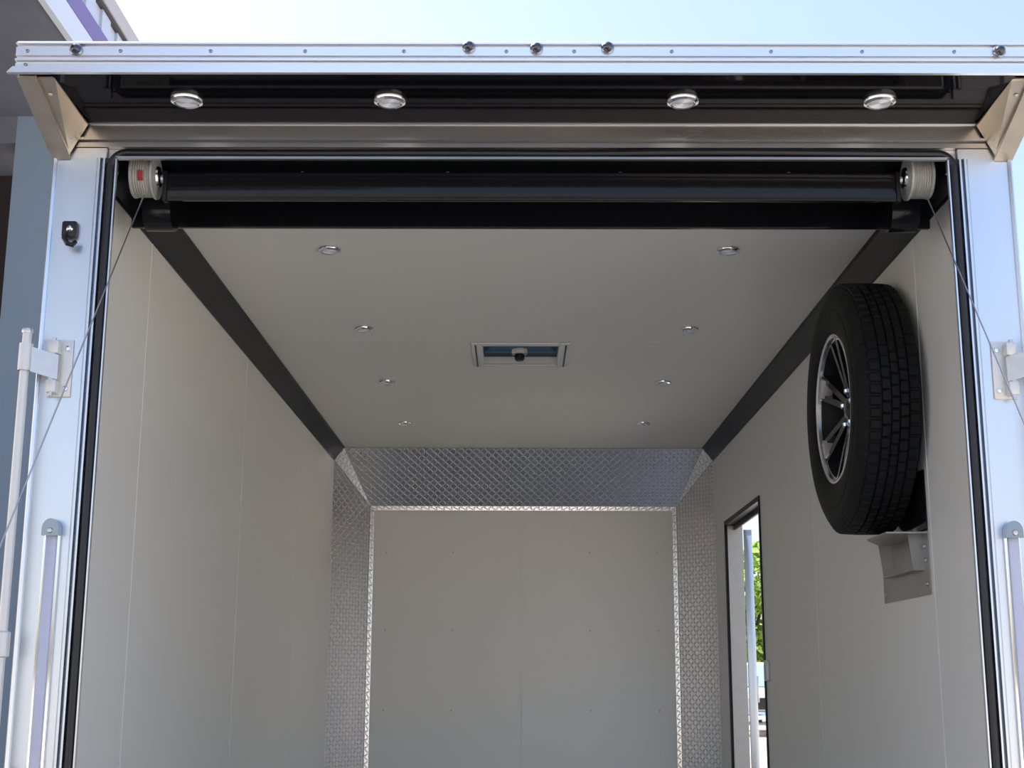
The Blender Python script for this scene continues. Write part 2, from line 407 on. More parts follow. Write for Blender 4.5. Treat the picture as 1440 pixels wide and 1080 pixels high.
# cable drums -------------------------------------------------------
def drum(s, label):
    d = empty('cable_drum', (X(s*0.908), 2.997, 2.655)); tag(d, label, 'cable drum', 'lift cable drums in the top corners')
    prof = [(0, -0.030), (0.048, -0.030), (0.050, -0.028), (0.050, -0.024)]
    for k in range(7):
        z = -0.022+k*0.0055
        prof += [(0.0455, z), (0.0485, z+0.0025)]
    prof += [(0.0455, 0.018), (0.053, 0.020), (0.053, 0.025), (0.020, 0.026), (0, 0.026)]
    m = RY(PI/2) if s < 0 else RY(-PI/2)
    put(MB().lathe(prof, 48, T(*d.location) @ m), 'drum_body', M['drum'], d, ang=30)
    hub = [(0.0, 0.024), (0.024, 0.024), (0.026, 0.028), (0.024, 0.032), (0, 0.033)]
    put(MB().lathe(hub, 20, T(*d.location) @ m), 'hub', M['chrome'], d)
    if s < 0:
        mb = MB()
        for k in range(6):
            a = R(-58+k*11); c, sn = math.cos(a), math.sin(a)
        a0 = PI+R(2)
        t = bmesh.new(); rows = []
        for k in range(7):
            a = a0+R(28)*k/6
            rows.append([t.verts.new((d.location.x-0.008+dx, d.location.y+0.0502*math.cos(a), d.location.z+0.0502*math.sin(a))) for dx in (0, 0.013)])
        for A, B in zip(rows[:-1], rows[1:]): t.faces.new((A[0], A[1], B[1], B[0]))
        mb._merge(t)
        put(mb, 'label_patch', M['red'], d)['label'] = 'small red label on the drum'
    return d
drum(-1, 'grey white cable drum with a red label in the top left corner of the opening')
drum(1, 'cream cable drum in the top right corner of the opening')
for s, x0, x1, lb in ((-1, -0.878, -1.105, 'left'), (1, 0.955, 1.180, 'right')):
    a = Vector((x0, 2.985, 2.606)); e = Vector((x1, 1.614, 0.168))
    tag(MB().tube([a.lerp(e, k/10) for k in range(11)], 0.0016, 8).build('lift_cable', M['steel']),
        'thin steel lift cable slanting down across the %s door post' % lb, 'cable', 'ramp lift cables')

# ramp door lowered toward the viewer (below the frame)
rp = MB()
t = bmesh.new()
for (y, z) in ((2.88, 0.49), (0.98, -0.015)):
    pass
L_ = math.hypot(1.9, 0.505); ang = math.atan2(0.505, 1.9)
t.free()
ramp_m = T(X(0), 2.88, 0.49) @ RX(ang)
rp.box(-1.19, 1.19, -L_+0.06, 0, -0.05, 0, 0.004, ramp_m)
struct(rp.build('door_1', M['floor'], smooth=False), 'rear ramp door lowered to the ground', 'ramp door')

# rear wing with its lamps -----------------------------------------
wg = empty('rear_wing', (X(0), 2.9, 2.75)); tag(wg, 'aluminium rear wing projecting over the door opening with a glossy black underside', 'rear wing')
YF, ZU = 2.646, 2.750
# front extrusion profile in (Y,Z)
fp = [(YF+0.002, 2.7515), (YF-0.012, 2.7485), (YF-0.014, 2.752), (YF-0.004, 2.7605), (YF-0.001, 2.766), (YF-0.001, 2.7765), (YF+0.006, 2.7775), (YF+0.006, 2.7795), (YF-0.006, 2.7805), (YF-0.006, 2.785),
      (YF-0.001, 2.786), (YF-0.001, 2.788), (YF+0.006, 2.789), (YF+0.006, 2.7915), (YF-0.003, 2.793), (YF-0.003, 2.8125), (YF+0.007, 2.814), (YF+0.007, 2.817), (YF-0.006, 2.818), (YF-0.006, 2.822), (YF-0.001, 2.8235),
      (YF+0.003, 2.828), (YF+0.008, 2.830), (YF+0.03, 2.832), (YF+0.03, 2.828), (YF+0.012, 2.824)]
put(MB().extrude(fp, 'x', X(-1.100), X(1.100)), 'front_extrusion', M['alu_bright'], wg, ang=20)
put(MB().extrude([(-1.112+C0, 2.7485), (1.112+C0, 2.7485), (1.100+C0, 2.762), (-1.100+C0, 2.762)], 'y', YF-0.0155, YF-0.005), 'lip', M['alu_bright'], wg, ang=20)
put(MB().box(X(-1.022), X(1.022), YF+0.001, 2.8925, ZU, ZU+0.006), 'underside_panel', M['black_gloss'], wg)
put(MB().hexa([(X(-1.098), YF+0.03, 2.826), (X(1.098), YF+0.03, 2.826), (X(1.098), YF+0.03, 2.831), (X(-1.098), YF+0.03, 2.831)],
              [(X(-1.098), 2.99, 2.832), (X(1.098), 2.99, 2.832), (X(1.098), 2.99, 2.838), (X(-1.098), 2.99, 2.838)]), 'top_skin', M['alu_bright'], wg, smooth=False)
for s in (-1, 1):
    xo, xi, xm = s*1.098, s*1.024, s*1.030
    # channel: outer web, bottom flange, inner web
    def web(xa, xb, zb, name='side_bracket'):
        a = [(X(xa), YF+0.012, 2.75), (X(xa), 2.899, zb), (X(xa), 2.899, 2.826), (X(xa), YF+0.012, 2.826)]
        return a, [(X(xb), p[1], p[2]) for p in a]
    mb = MB()
    a, b_ = web(xo, xo-s*0.004, 2.662); mb.hexa(a, b_)
    a, b_ = web(s*1.062, s*1.058, 2.662); mb.hexa(a, b_)
    # bottom flange
    mb.hexa([(X(xo), YF+0.008, 2.7485), (X(s*1.056), YF+0.008, 2.7485), (X(s*1.056), YF+0.008, 2.7515), (X(xo), YF+0.008, 2.7515)],
            [(X(xo), 2.9, 2.6595), (X(s*1.056), 2.9, 2.6595), (X(s*1.056), 2.9, 2.663), (X(xo), 2.9, 2.663)])
    # sloping inner gusset from the web to the black panel
    mb.hexa([(X(s*1.058), YF+0.015, 2.7495), (X(s*1.020), YF+0.015, 2.7495), (X(s*1.020), YF+0.015, 2.7525), (X(s*1.058), YF+0.015, 2.7525)],
            [(X(s*1.058), 2.8915, 2.668), (X(s*1.020), 2.8915, 2.742), (X(s*1.020), 2.8915, 2.745), (X(s*1.058), 2.8915, 2.672)])
    br = put(mb, 'side_bracket', M['alu_tan'], wg, smooth=False)
    br['label'] = 'tan triangular end bracket'
    for (yy, zz, xx) in ((2.71, 2.737, 1.044), (2.86, 2.70, 1.048)):
        rel(MB().lathe([(0, -0.004), (0.004, -0.002), (0.0055, 0.001)], 10, T(X(s*xx), yy, zz-0.003)).build('bracket_screw', M['screw']), wg)
for x in (-0.847, -0.655, -0.454, -0.244, -0.026, 0.118, 0.325, 0.536, 0.729, 0.924):
    put(MB().lathe([(0, 0.0045), (0.003, 0.0035), (0.0045, 0)], 12, T(x, YF-0.003, 2.803) @ RX(PI/2)), 'rivet', M['dark_chrome'], wg)
for x, z in ((-1.045, 2.803), (-1.047, 2.771)):
    put(MB().lathe([(0, 0.0045), (0.003, 0.0035), (0.0045, 0)], 12, T(x, YF-0.003, z) @ RX(PI/2)), 'rivet', M['dark_chrome'], wg)

# bullet marker lamps on the wing's front edge
def marker(x, z, label):
    m = empty('marker_lamp', (x, YF-0.004, z)); tag(m, label, 'marker lamp', 'chrome marker lamps on the wing edge')
    MB().lathe([(0, 0), (0.0135, 0), (0.0138, 0.003), (0.0125, 0.0045), (0.0112, 0.005)], 28, RX(PI/2)).build('bezel', M['dark_chrome'], m)
    MB().lathe([(0.0114, 0.004), (0.0108, 0.009), (0.0080, 0.0135), (0.0040, 0.0155), (0, 0.016)], 28, RX(PI/2)).build('lamp_lens', M['amber'], m)
    return m
marker(-0.941, 2.8045, 'small domed marker lamp near the far left end of the wing edge')
marker(-0.106, 2.8115, 'domed marker lamp on the wing edge, left of the middle three')
marker(0.038, 2.8085, 'domed marker lamp on the wing edge, centre of the middle three')
marker(0.189, 2.8105, 'domed marker lamp on the wing edge, right of the middle three')
marker(1.019, 2.803, 'small domed marker lamp near the far right end of the wing edge')

# puck lights ------------------------------------------------------
def puck_proto():
    p = empty('puck_light')
    MB().lathe([(0.0, 0.0), (0.0345, 0.0), (0.0350, -0.003), (0.0330, -0.0075), (0.0270, -0.0105), (0.0240, -0.0095), (0.0235, -0.006)], 40).build('bezel', M['chrome'], p)
    ln = MB()
    prof = [(0.0238, -0.0070)]
    for k in range(7):
        r = 0.0225-k*0.003; prof += [(r, -0.0095), (max(r-0.0015, 0.0005), -0.0078)]
    prof += [(0, -0.0088)]
    ln.lathe(prof, 40).build('lamp_lens', M['lens'], p)
    return p
proto = puck_proto(); first = True
rows = ['nearest', 'second', 'third', 'farthest']
def place_puck(loc, label, group, sc=1.0):
    global first
    o = proto if first else copy_tree(proto)
    first = False
    o.location = loc; o.scale = (sc, sc, sc*1.15); tag(o, label, 'light', group)
for i, y in enumerate((3.705, 4.603, 5.476, 6.397)):
    for s, side in ((-1, 'left'), (1, 'right')):
        place_puck((X(s*0.574), y, ZC), {0: 'round chrome ceiling light closest to the black housing, %s side',
                   1: 'round chrome ceiling light just this side of the roof vent, %s side',
                   2: 'round chrome ceiling light just beyond the roof vent, %s side',
                   3: 'smallest-looking round chrome ceiling light nearest the far wall, %s side'}[i] % side, 'chrome puck lights in the white ceiling')
for x, lb in ((-0.732, 'leftmost of the four'), (-0.284, 'second from the left of the four'), (0.362, 'third from the left of the four'), (0.795, 'rightmost of the four')):
    place_puck((x, 2.765, ZU), 'round chrome light under the black wing, ' + lb, 'chrome puck lights under the rear wing', 1.04)

# roof vent --------------------------------------------------------
vt = empty('roof_vent', (0.01, 5.0, ZC)); tag(vt, 'square white roof vent with blue dome and black crank knob in the ceiling', 'roof vent')
b = MB()
for a in ((VX0-0.035, VX0+0.006, VY0-0.03, VY1+0.03), (VX1-0.006, VX1+0.035, VY0-0.03, VY1+0.03), (VX0, VX1, VY0-0.03, VY0+0.006), (VX0, VX1, VY1-0.006, VY1+0.03)):
    b.box(a[0], a[1], a[2], a[3], ZC-0.007, ZC-0.0005, 0.002)
put(b, 'vent_frame', M['vent_white'], vt)
b = MB()
b.box(VX0+0.001, VX0+0.005, VY0+.001, VY1-.001, ZC, ZC+0.028); b.box(VX1-0.005, VX1-.001, VY0+.001, VY1-.001, ZC, ZC+0.028)
b.box(VX0+.001, VX1-.001, VY0+.001, VY0+0.005, ZC, ZC+0.028); b.box(VX0+.001, VX1-.001, VY1-0.005, VY1-.001, ZC, ZC+0.028)
put(b, 'vent_throat', M['vent_white'], vt)
b = MB()
cxv, cyv = (VX0+VX1)/2, (VY0+VY1)/2
for (i0, z0), (i1, z1) in (((0.001, 0.029), (0.012, 0.050)), ((0.012, 0.050), (0.045, 0.066))):
    for (ax, ay, bx_, by_) in ((VX0+i0, VY0+i0, VX1-i0, VY0+i0), (VX1-i0, VY0+i0, VX1-i0, VY1-i0), (VX1-i0, VY1-i0, VX0+i0, VY1-i0), (VX0+i0, VY1-i0, VX0+i0, VY0+i0)):
        di = i1-i0
        cxm, cym = (VX0+VX1)/2, (VY0+VY1)/2
        sg = lambda v, m_, lo: v+(di if v < m_ else -di)
        p0 = (ax, ay, ZC+z0); p1 = (bx_, by_, ZC+z0); p2 = (sg(bx_, cxm, 0), sg(by_, cym, 0), ZC+z1); p3 = (sg(ax, cxm, 0), sg(ay, cym, 0), ZC+z1)
        b.hexa([p0, p1, p2, p3], [(p[0], p[1], p[2]+0.003) for p in (p0, p1, p2, p3)])
b.box(VX0+.045, VX1-.045, VY0+.045, VY1-.045, ZC+0.066, ZC+0.069)
put(b, 'vent_dome', M['vent_blue'], vt, smooth=False)
b = MB().box(cxv-0.006, cxv+0.002, cyv-0.01, VY1, ZC+0.010, ZC+0.020, 0.002)
b.lathe([(0.03, 0.0), (0.03, 0.018), (0.018, 0.022), (0, 0.022)], 28, T(cxv-0.004, cyv, ZC))
put(b, 'crank_arm', M['vent_white'], vt)
put(MB().lathe([(0, -0.026), (0.014, -0.025), (0.019, -0.018), (0.019, -0.002), (0.012, 0.002), (0, 0.002)], 24, T(cxv-0.004, cyv, ZC)), 'crank_knob', M['knob'], vt)
for s in (-1, 1):
    put(MB().box(cxv+s*0.168-0.003, cxv+s*0.168+0.003, VY0-0.012, VY1+0.01, ZC-0.0095, ZC-0.0065, 0.001), 'screen_slot', M['knob'], vt)

# ------------------------------------------------------------------ spare wheel on the right wall
WX0, WX1, WY, WZ, WR = 0.865, 1.040, 3.68, 2.238, 0.349
wh = empty('spare_wheel', (0.94, WY, WZ)); tag(wh, 'black spare wheel with chunky tyre hanging on the right wall', 'spare wheel')
def tyre():
    # profile across width: (offset from outer face toward the wall, radius, groove id)
    W = WX1-WX0
    side = [(0.021, 0.204), (0.012, 0.212), (0.006, 0.225), (0.002, 0.248), (0.000, 0.270), (0.001, 0.278), (0.0025, 0.280), (0.002, 0.290), (0.006, 0.305), (0.012, 0.320), (0.019, 0.333), (0.024, 0.3395)]
    NT = 576
    tread = []   # (w, radius, rib)
    ribs = [(0.028, 0.052), (0.058, 0.076), (0.082, 0.098), (0.104, 0.122), (0.128, 0.152)]
    for i, (a, b2) in enumerate(ribs):
        crown = lambda w_: WR-0.0045*((w_-W/2)/(W/2))**2-0.004*max(0, abs(w_-W/2)/(W/2)-0.7)/0.3
        tread.append((a-0.001, crown(a)-0.008, -1)); tread.append((a, crown(a), i)); tread.append(((a+b2)/2, crown((a+b2)/2), i)); tread.append((b2, crown(b2), i)); tread.append((b2+0.001, crown(b2)-0.008, -1))
    rows_ = [(w_, r, -2) for w_, r in side] + tread + [(W-w_, r, -2) for w_, r in reversed(side)]
    t = bmesh.new(); rings = []
    for w_, r, rib in rows_:
        ring = []
        for k in range(NT):
            rr = r
            if rib >= 0:
                off = (rib*3) % 8
                if (k+off) % 8 == 0: rr = r-0.0055
                if rib in (0, 4) and (k+off) % 8 in (1,): rr = r-0.0055
            if rib == -2 and r > 0.318 and (k % 8) < 2: rr = r-0.003
            a = 2*PI*k/NT
            ring.append(t.verts.new((WX0+w_-0.94, rr*math.cos(a), rr*math.sin(a))))
        rings.append(ring)
    rings.append(rings[0])
    for A, B in zip(rings[:-1], rings[1:]):
        for k in range(NT): t.faces.new((A[k], A[(k+1) % NT], B[(k+1) % NT], B[k]))
    bmesh.ops.recalc_face_normals(t, faces=t.faces[:])
    mb = MB(); mb._merge(t); return mb
tyre().build('tyre', M['tyre'], wh, ang=28)
FX = WX0-0.94      # outer face plane in local x
AX = RY(PI/2)      # lathe axis -> +X
# lathe heights run from the outer face (0) toward the wall
MB().lathe([(0.208, 0.020), (0.210, 0.015), (0.208, 0.011), (0.203, 0.010), (0.199, 0.014), (0.198, 0.024), (0.1925, 0.025)], 96, T(FX, 0, 0) @ AX).build('rim_lip', M['rim_cut'], wh)
MB().lathe([(0.1925, 0.023), (0.188, 0.04), (0.178, 0.075), (0.176, 0.13), (0.186, 0.155), (0.205, 0.162)], 96, T(FX, 0, 0) @ AX).build('rim_barrel', M['rim_dull'], wh)
disc = MB().lathe([(0, 0.060), (0.045, 0.060), (0.062, 0.066), (0.062, 0.088), (0, 0.088)], 48, T(FX, 0, 0) @ AX)
disc.build('hub_disc', M['rim_black'], wh)
for k in range(6):
    a = R(30+60*k)
    m = T(FX, 0, 0) @ RX(a-PI/2+PI/2)
    # split spoke: two blades joined at the hub, radial along local Y
    sp = MB()
    for q in (-1, 1):
        sp.hexa([(0.058, 0.035, q*0.006-0.010), (0.058, 0.035, q*0.006+0.010), (0.085, 0.035, q*0.006+0.012), (0.085, 0.035, q*0.006-0.012)],
                [(0.022, 0.193, q*0.030-0.009), (0.022, 0.193, q*0.030+0.009), (0.055, 0.190, q*0.030+0.012), (0.055, 0.190, q*0.030-0.012)])
    spk = sp.build('spoke', M['rim_black'], wh, smooth=False)
    spk.matrix_local = T(FX, 0, 0) @ RX(a)
    ed = MB()
    for q in (-1, 1):
        ed.hexa([(0.0565, 0.09, q*0.0150-0.0015), (0.0565, 0.09, q*0.0150+0.0015), (0.050, 0.09, q*0.0150+0.0015), (0.050, 0.09, q*0.0150-0.0015)],
                [(0.0215, 0.192, q*0.038-0.0012), (0.0215, 0.192, q*0.038+0.0012), (0.027, 0.192, q*0.038+0.0012), (0.027, 0.192, q*0.038-0.0012)])
    e = ed.build('machined_edge', M['rim_cut'], spk, smooth=False)
    pd = MB().box(0.016, 0.050, 0.168, 0.188, -0.027, 0.027, 0.003)
    if k in (0, 5): pp = pd.build('rim_pad', M['pad'], spk); pp['label'] = 'bright silver block at the spoke end'
MB().lathe([(0, 0.045), (0.022, 0.046), (0.030, 0.052), (0.031, 0.062)], 32, T(FX, 0, 0) @ AX).build('centre_cap', M['rim_black'], wh)
for k in range(5):
    a = R(20+72*k)
    MB().lathe([(0, 0.044), (0.007, 0.046), (0.0095, 0.050), (0.0095, 0.064)], 6, T(FX, 0.050*math.cos(a), 0.050*math.sin(a)) @ AX).build('lug_nut', M['chrome'], wh)

# wall bracket of the spare wheel
bk = empty('wheel_bracket', (1.04, 3.64, 1.87)); tag(bk, 'folded aluminium bracket on the right wall under the spare wheel', 'bracket')
xw = X(HW)
put(MB().box(xw-0.003, xw-0.0005, 3.43, 3.87, 1.712, 1.872, 0.0008), 'wall_plate', M['dull_alu'], bk)
put(MB().box(xw-0.003, xw-0.0005, 3.43, 3.84, 1.874, 2.03, 0.0008), 'backing_plate', M['black_header'], bk)['label'] = 'plate behind the tyre, its dark tyre reflection put into black colour'  # aluminium plate coloured black for the tyre mirrored in it
b = MB()
# ledge under the tyre and the folded arm with its open window
led = [(xw-0.003, 3.43), (xw-0.105, 3.44), (xw-0.105, 3.63), (xw-0.003, 3.84)]
b.extrude([(p[0], p[1]) for p in led], 'z', 1.866, 1.870)
put(b, 'ledge', M['dull_alu'], bk, smooth=False)
b = MB()
for yy in (3.475, 3.76):
    b.hexa([(xw-0.003, yy, 1.866), (xw-0.040, yy, 1.866), (xw-0.030, yy, 1.780), (xw-0.003, yy, 1.780)],
           [(xw-0.003, yy+0.004, 1.866), (xw-0.040, yy+0.004, 1.866), (xw-0.030, yy+0.004, 1.780), (xw-0.003, yy+0.004, 1.780)])
b.box(xw-0.030, xw-0.003, 3.475, 3.764, 1.776, 1.780)
put(b, 'arm', M['dull_alu'], bk, smooth=False)
put(MB().lathe([(0.022, 0), (0.022, 0.04)], 20, T(xw-0.045, WY, WZ) @ RY(PI/2)), 'wheel_mount', M['steel'], bk)
for yy, zz in ((3.455, 1.80), (3.455, 1.74), (3.46, 1.835), (3.845, 1.735), (3.845, 1.80)):
    put(MB().lathe([(0, -0.006), (0.004, -0.005), (0.007, -0.002), (0.007, 0)], 12, T(xw-0.003, yy, zz) @ RY(PI/2)), 'bolt', M['steel'], bk)

# ------------------------------------------------------------------ side doorway
b = MB()
fr = 0.034
b.box(X(HW)-0.006, X(OW)+0.006, DY0, DY0+0.006, ZF, DZ); b.box(X(HW)-0.006, X(OW)+0.006, DY1-0.006, DY1, ZF, DZ); 
b.box(X(HW)-0.006, X(OW)+0.006, DY0, DY1, DZ-0.006, DZ)
b.box(X(HW)+0.035, X(HW)+0.045, DY0+0.006, DY1-0.006, DZ-0.030, DZ-0.006)
for (y0, y1, z0, z1) in ((DY0-0.016, DY0+0.004, ZF, DZ+0.016), (DY1-0.004, DY1+0.016, ZF, DZ+0.016), (DY0+0.004, DY1-0.004, DZ-0.004, DZ+0.016)):
    b.box(X(HW)-0.006, X(HW)-0.0005, y0, y1, z0, z1)
struct(b.build('trim_14', M['black_trim'], smooth=False), 'black frame lining the side doorway', 'door frame')
struct(MB().box(X(HW)+0.004, X(OW)+0.010, DY1-0.020, DY1-0.0065, ZF, DZ-0.008, 0.001).build('trim_15', M['dull_alu'], smooth=False), 'aluminium jamb on the far side of the side doorway', 'door jamb')
# leaf swung right back outside
dl = empty('door_2', (X(OW)+0.022, DY1+0.012, ZF)); dl['kind'] = 'structure'; dl['category'] = 'side door'; dl['label'] = 'side entry door swung open outside the right wall'
dl.rotation_euler = (0, 0, -R(10))
LW, LH, LT = 0.88, 1.735, 0.035       # leaf runs along local +Y
def dp(mb, name, m, **k): return mb.build(name, m, dl, **k)
wy0, wy1, wz0, wz1 = 0.16, 0.72, 0.86, 1.60
b = MB()
b.box(0, LT, 0, wy0, 0.02, LH); b.box(0, LT, wy1, LW, 0.02, LH); b.box(0, LT, wy0, wy1, 0.02, wz0); b.box(0, LT, wy0, wy1, wz1, LH)
dp(b, 'door_leaf', M['panel'], smooth=False)
b = MB()
for a in ((-0.004, LW+0.002, LH-0.03, LH+0.003), (-0.004, LW+0.002, 0.015, 0.045)): b.box(-0.003, LT+0.003, a[0], a[1], a[2], a[3], 0.001)
for a in ((-0.004, 0.03), (LW-0.03, LW+0.004)): b.box(-0.003, LT+0.003, a[0], a[1], 0.02, LH, 0.001)
dp(b, 'edge_frame', M['alu'])
b = MB()
for a in ((wy0-0.02, wy0+0.012, wz0-0.02, wz1+0.02), (wy1-0.012, wy1+0.02, wz0-0.02, wz1+0.02), (wy0, wy1, wz0-0.02, wz0+0.012), (wy0, wy1, wz1-0.012, wz1+0.02)):
    b.box(-0.001, LT+0.0015, a[0], a[1], a[2], a[3], 0.0008)
dp(b, 'window_frame', M['alu'])
dp(MB().box(0.014, 0.020, wy0, wy1, wz0, wz1), 'pane', M['glass'], smooth=False)
dp(MB().box(LT, LT+0.012, LW-0.14, LW-0.06, 0.88, 1.02, 0.004), 'latch', M['alu'])
tag(MB().box(X(HW)-0.014, X(HW)-0.0005, 5.70, 5.765, 1.495, 1.58, 0.003).build('door_catch', M['zinc_paint']),
    'small pale catch plate on the wall beside the side doorway', 'door catch')

# ------------------------------------------------------------------ hardware on the posts
def hinge(s, with_rod, label):
    hx = lambda x: X(s*x)
    h = empty('lock_bar' if with_rod else 'bar_hinge', (hx(1.10), 2.85, 2.17)); tag(h, label, 'lock bar' if with_rod else 'hinge')
    def bx(x0, x1, *a): 
        x0, x1 = sorted((hx(x0), hx(x1))); return MB().box(x0, x1, *a)
    if True:
        put(MB().tube([(hx(1.104), 2.850, 0.60+k*0.2) for k in range(9)]+[(hx(1.104), 2.850, 2.238)], 0.0098, 20), 'bar', M['zinc_paint'], h)
        put(MB().lathe([(0.0150, 2.152), (0.0150, 2.212), (0.0105, 2.2125)], 24, T(hx(1.104), 2.85, 0)), 'sleeve', M['zinc_paint'], h)
        put(MB().lathe([(0.0, 2.236), (0.0115, 2.236), (0.0125, 2.240), (0.0115, 2.246), (0, 2.246)], 24, T(hx(1.104), 2.85, 0)), 'bar_cap', M['steel'], h)
        put(MB().lathe([(0.0105, 1.540), (0.0165, 1.543), (0.0165, 1.592), (0.0105, 1.595)], 24, T(hx(1.104), 2.85, 0)), 'collar', M['zinc_paint'], h)
        put(MB().lathe([(0.0105, 1.24), (0.0175, 1.243), (0.0175, 1.31), (0.0105, 1.313)], 24, T(hx(1.104), 2.85, 0)), 'lower_collar', M['knob'], h)
    a = MB().hexa([(hx(1.090), 2.846, 2.205), (hx(1.090), 2.846, 2.150), (hx(1.090), 2.852, 2.150), (hx(1.090), 2.852, 2.205)],
                  [(hx(1.040), 2.874, 2.193), (hx(1.040), 2.874, 2.138), (hx(1.040), 2.880, 2.138), (hx(1.040), 2.880, 2.193)])
    put(a, 'arm', M['steel'], h, smooth=False)
    b2 = bx(1.068, 1.016, 2.894, 2.8988, 2.103, 2.233, 0.0015)     # base plate
    put(b2, 'base_plate', M['zinc_paint'], h)
    for z0, z1 in ((2.196, 2.226), (2.108, 2.138)):
        put(bx(1.063, 1.040, 2.868, 2.8945, z0, z1, 0.004), 'knuckle', M['zinc_paint'], h)
    put(MB().lathe([(0, 2.100), (0.005, 2.101), (0.005, 2.232), (0, 2.233)], 12, T(hx(1.052), 2.874, 0)), 'pin', M['steel'], h)
    for z in (2.213, 2.122):
        put(MB().lathe([(0, 0.006), (0.005, 0.005), (0.0065, 0.002), (0.0065, 0)], 14, T(hx(1.026), 2.894, z) @ RX(PI/2)), 'bolt', M['chrome'], h)
    return h
hinge(-1, True, 'vertical grey lock bar hinged on the left door post')
hinge(1, True, 'vertical grey lock bar hinged on the right door post')

def tail(s, label):
    hx = lambda x: X(s*x)
    t_ = empty('tail_light_bar', (hx(-0.008+1.038), 2.89, 1.3)); tag(t_, label, 'tail light', 'vertical light bars on the door posts')
    put(MB().tube([(hx(-0.008+1.052), 2.893, 0.75+k*0.25) for k in range(4)]+[(hx(-0.008+1.052), 2.893, 1.800)], 0.0045, 12), 'chrome_edge', M['chrome'], t_)
    put(MB().tube([(hx(-0.008+1.024), 2.893, 0.75+k*0.25) for k in range(4)]+[(hx(-0.008+1.024), 2.893, 1.800)], 0.0045, 12), 'chrome_edge', M['chrome'], t_)
    x0, x1 = sorted((hx(-0.008+1.049), hx(-0.008+1.027)))
    put(MB().box(x0, x1, 2.884, 2.8975, 0.75, 1.802, 0.004), 'lamp_lens', M['tail'], t_)
    cap = [(1.056, 1.795)]
    for k in range(9):
        a = PI-PI*k/8
        cap.append((1.038-0.018*math.cos(PI-a)*-1*-1, 1.812+0.022*math.sin(a)))
    pr = [(hx(-0.008+1.056), 1.797)]+[(hx(-0.008+1.038+0.018*math.cos(PI*k/8)), 1.812+0.022*math.sin(PI*k/8)) for k in range(9)]+[(hx(-0.008+1.020), 1.797)]
    put(MB().extrude(pr, 'y', 2.874, 2.8985), 'end_cap', M['dark_chrome'], t_, ang=50)
    put(MB().lathe([(0, 0.004), (0.005, 0.003), (0.0065, 0)], 14, T(hx(-0.008+1.038), 2.874, 1.808) @ RX(PI/2)), 'screw', M['steel'], t_)
tail(-1, 'vertical light bar with chrome cap on the left door post')
tail(1, 'vertical light bar with chrome cap on the right door post')

hk = empty('post_hook', (-1.012, 2.895, 2.48)); tag(hk, 'small black hook latch with metal stud high on the left door post', 'hook')
put(MB().box(-1.030, -0.996, 2.882, 2.899, 2.468, 2.508, 0.006), 'hook_base', M['knob'], hk)
put(MB().tube([(-1.020, 2.882, 2.478), (-1.018, 2.872, 2.463), (-1.008, 2.868, 2.448), (-0.998, 2.872, 2.446), (-0.995, 2.880, 2.456)], 0.0055, 12), 'hook_arm', M['knob'], hk)
put(MB().lathe([(0, 0.006), (0.005, 0.005), (0.008, 0.001), (0.008, -0.002)], 16, T(-1.010, 2.881, 2.488) @ RX(PI/2)), 'stud', M['chrome'], hk)

# ------------------------------------------------------------------ the building on the left
bd = empty('service_building', (-4, 6, 0)); tag(bd, 'grey canopied building with purple stripe and blue grey pillar at the left', 'building')
BX = -2.16
put(MB().box(-9, BX, -4, 6.91, 4.517, 4.56), 'soffit', M['grey_soffit'], bd, smooth=False)  # soffit and bands lengthened past the view for the shade they cast
put(MB().box(BX-0.02, BX+0.012, -4.0, 24, 4.50, 4.64), 'fascia', M['fascia'], bd, smooth=False)
put(MB().box(BX-0.02, BX+0.004, -4.0, 24, 4.64, 4.648), 'dark_line', M['dark_edge'], bd, smooth=False)  # thin dark line between the fascia and the purple stripe
put(MB().box(BX-0.02, BX+0.010, -4.0, 24, 4.648, 4.76), 'purple_stripe', M['purple'], bd, smooth=False)
b = MB()
for k in range(106):
    y = -4.0+k*0.26
    b.box(BX-0.02, BX+0.002, y, y+0.14, 4.76, 4.89); b.box(BX-0.02, BX-0.012, y+0.14, y+0.26, 4.76, 4.89)
put(b, 'corrugated_band', M['corrugated'], bd, smooth=False)
put(MB().box(BX-0.02, BX+0.012, -4.0, 24, 4.89, 4.915), 'drip_edge', M['dark_edge'], bd, smooth=False)
put(MB().box(BX-0.02, BX+0.020, -4.0, 24, 4.915, 5.01), 'gutter', M['gutter'], bd, smooth=False)
put(MB().box(-2.755, -2.14, 6.91, 7.1, 0, 4.517), 'pillar', M['pillar'], bd, smooth=False)
put(MB().box(-9, -2.755, 7.4, 7.6, 0, 4.517), 'bay_shade_sheet', M['dark_bay'], bd, smooth=False)  # dark sheet standing in for the shade inside the open bay
put(MB().box(-9, -2.755, 6.91, 7.4, 4.36, 4.56), 'canopy_beam', M['grey_soffit'], bd, smooth=False)

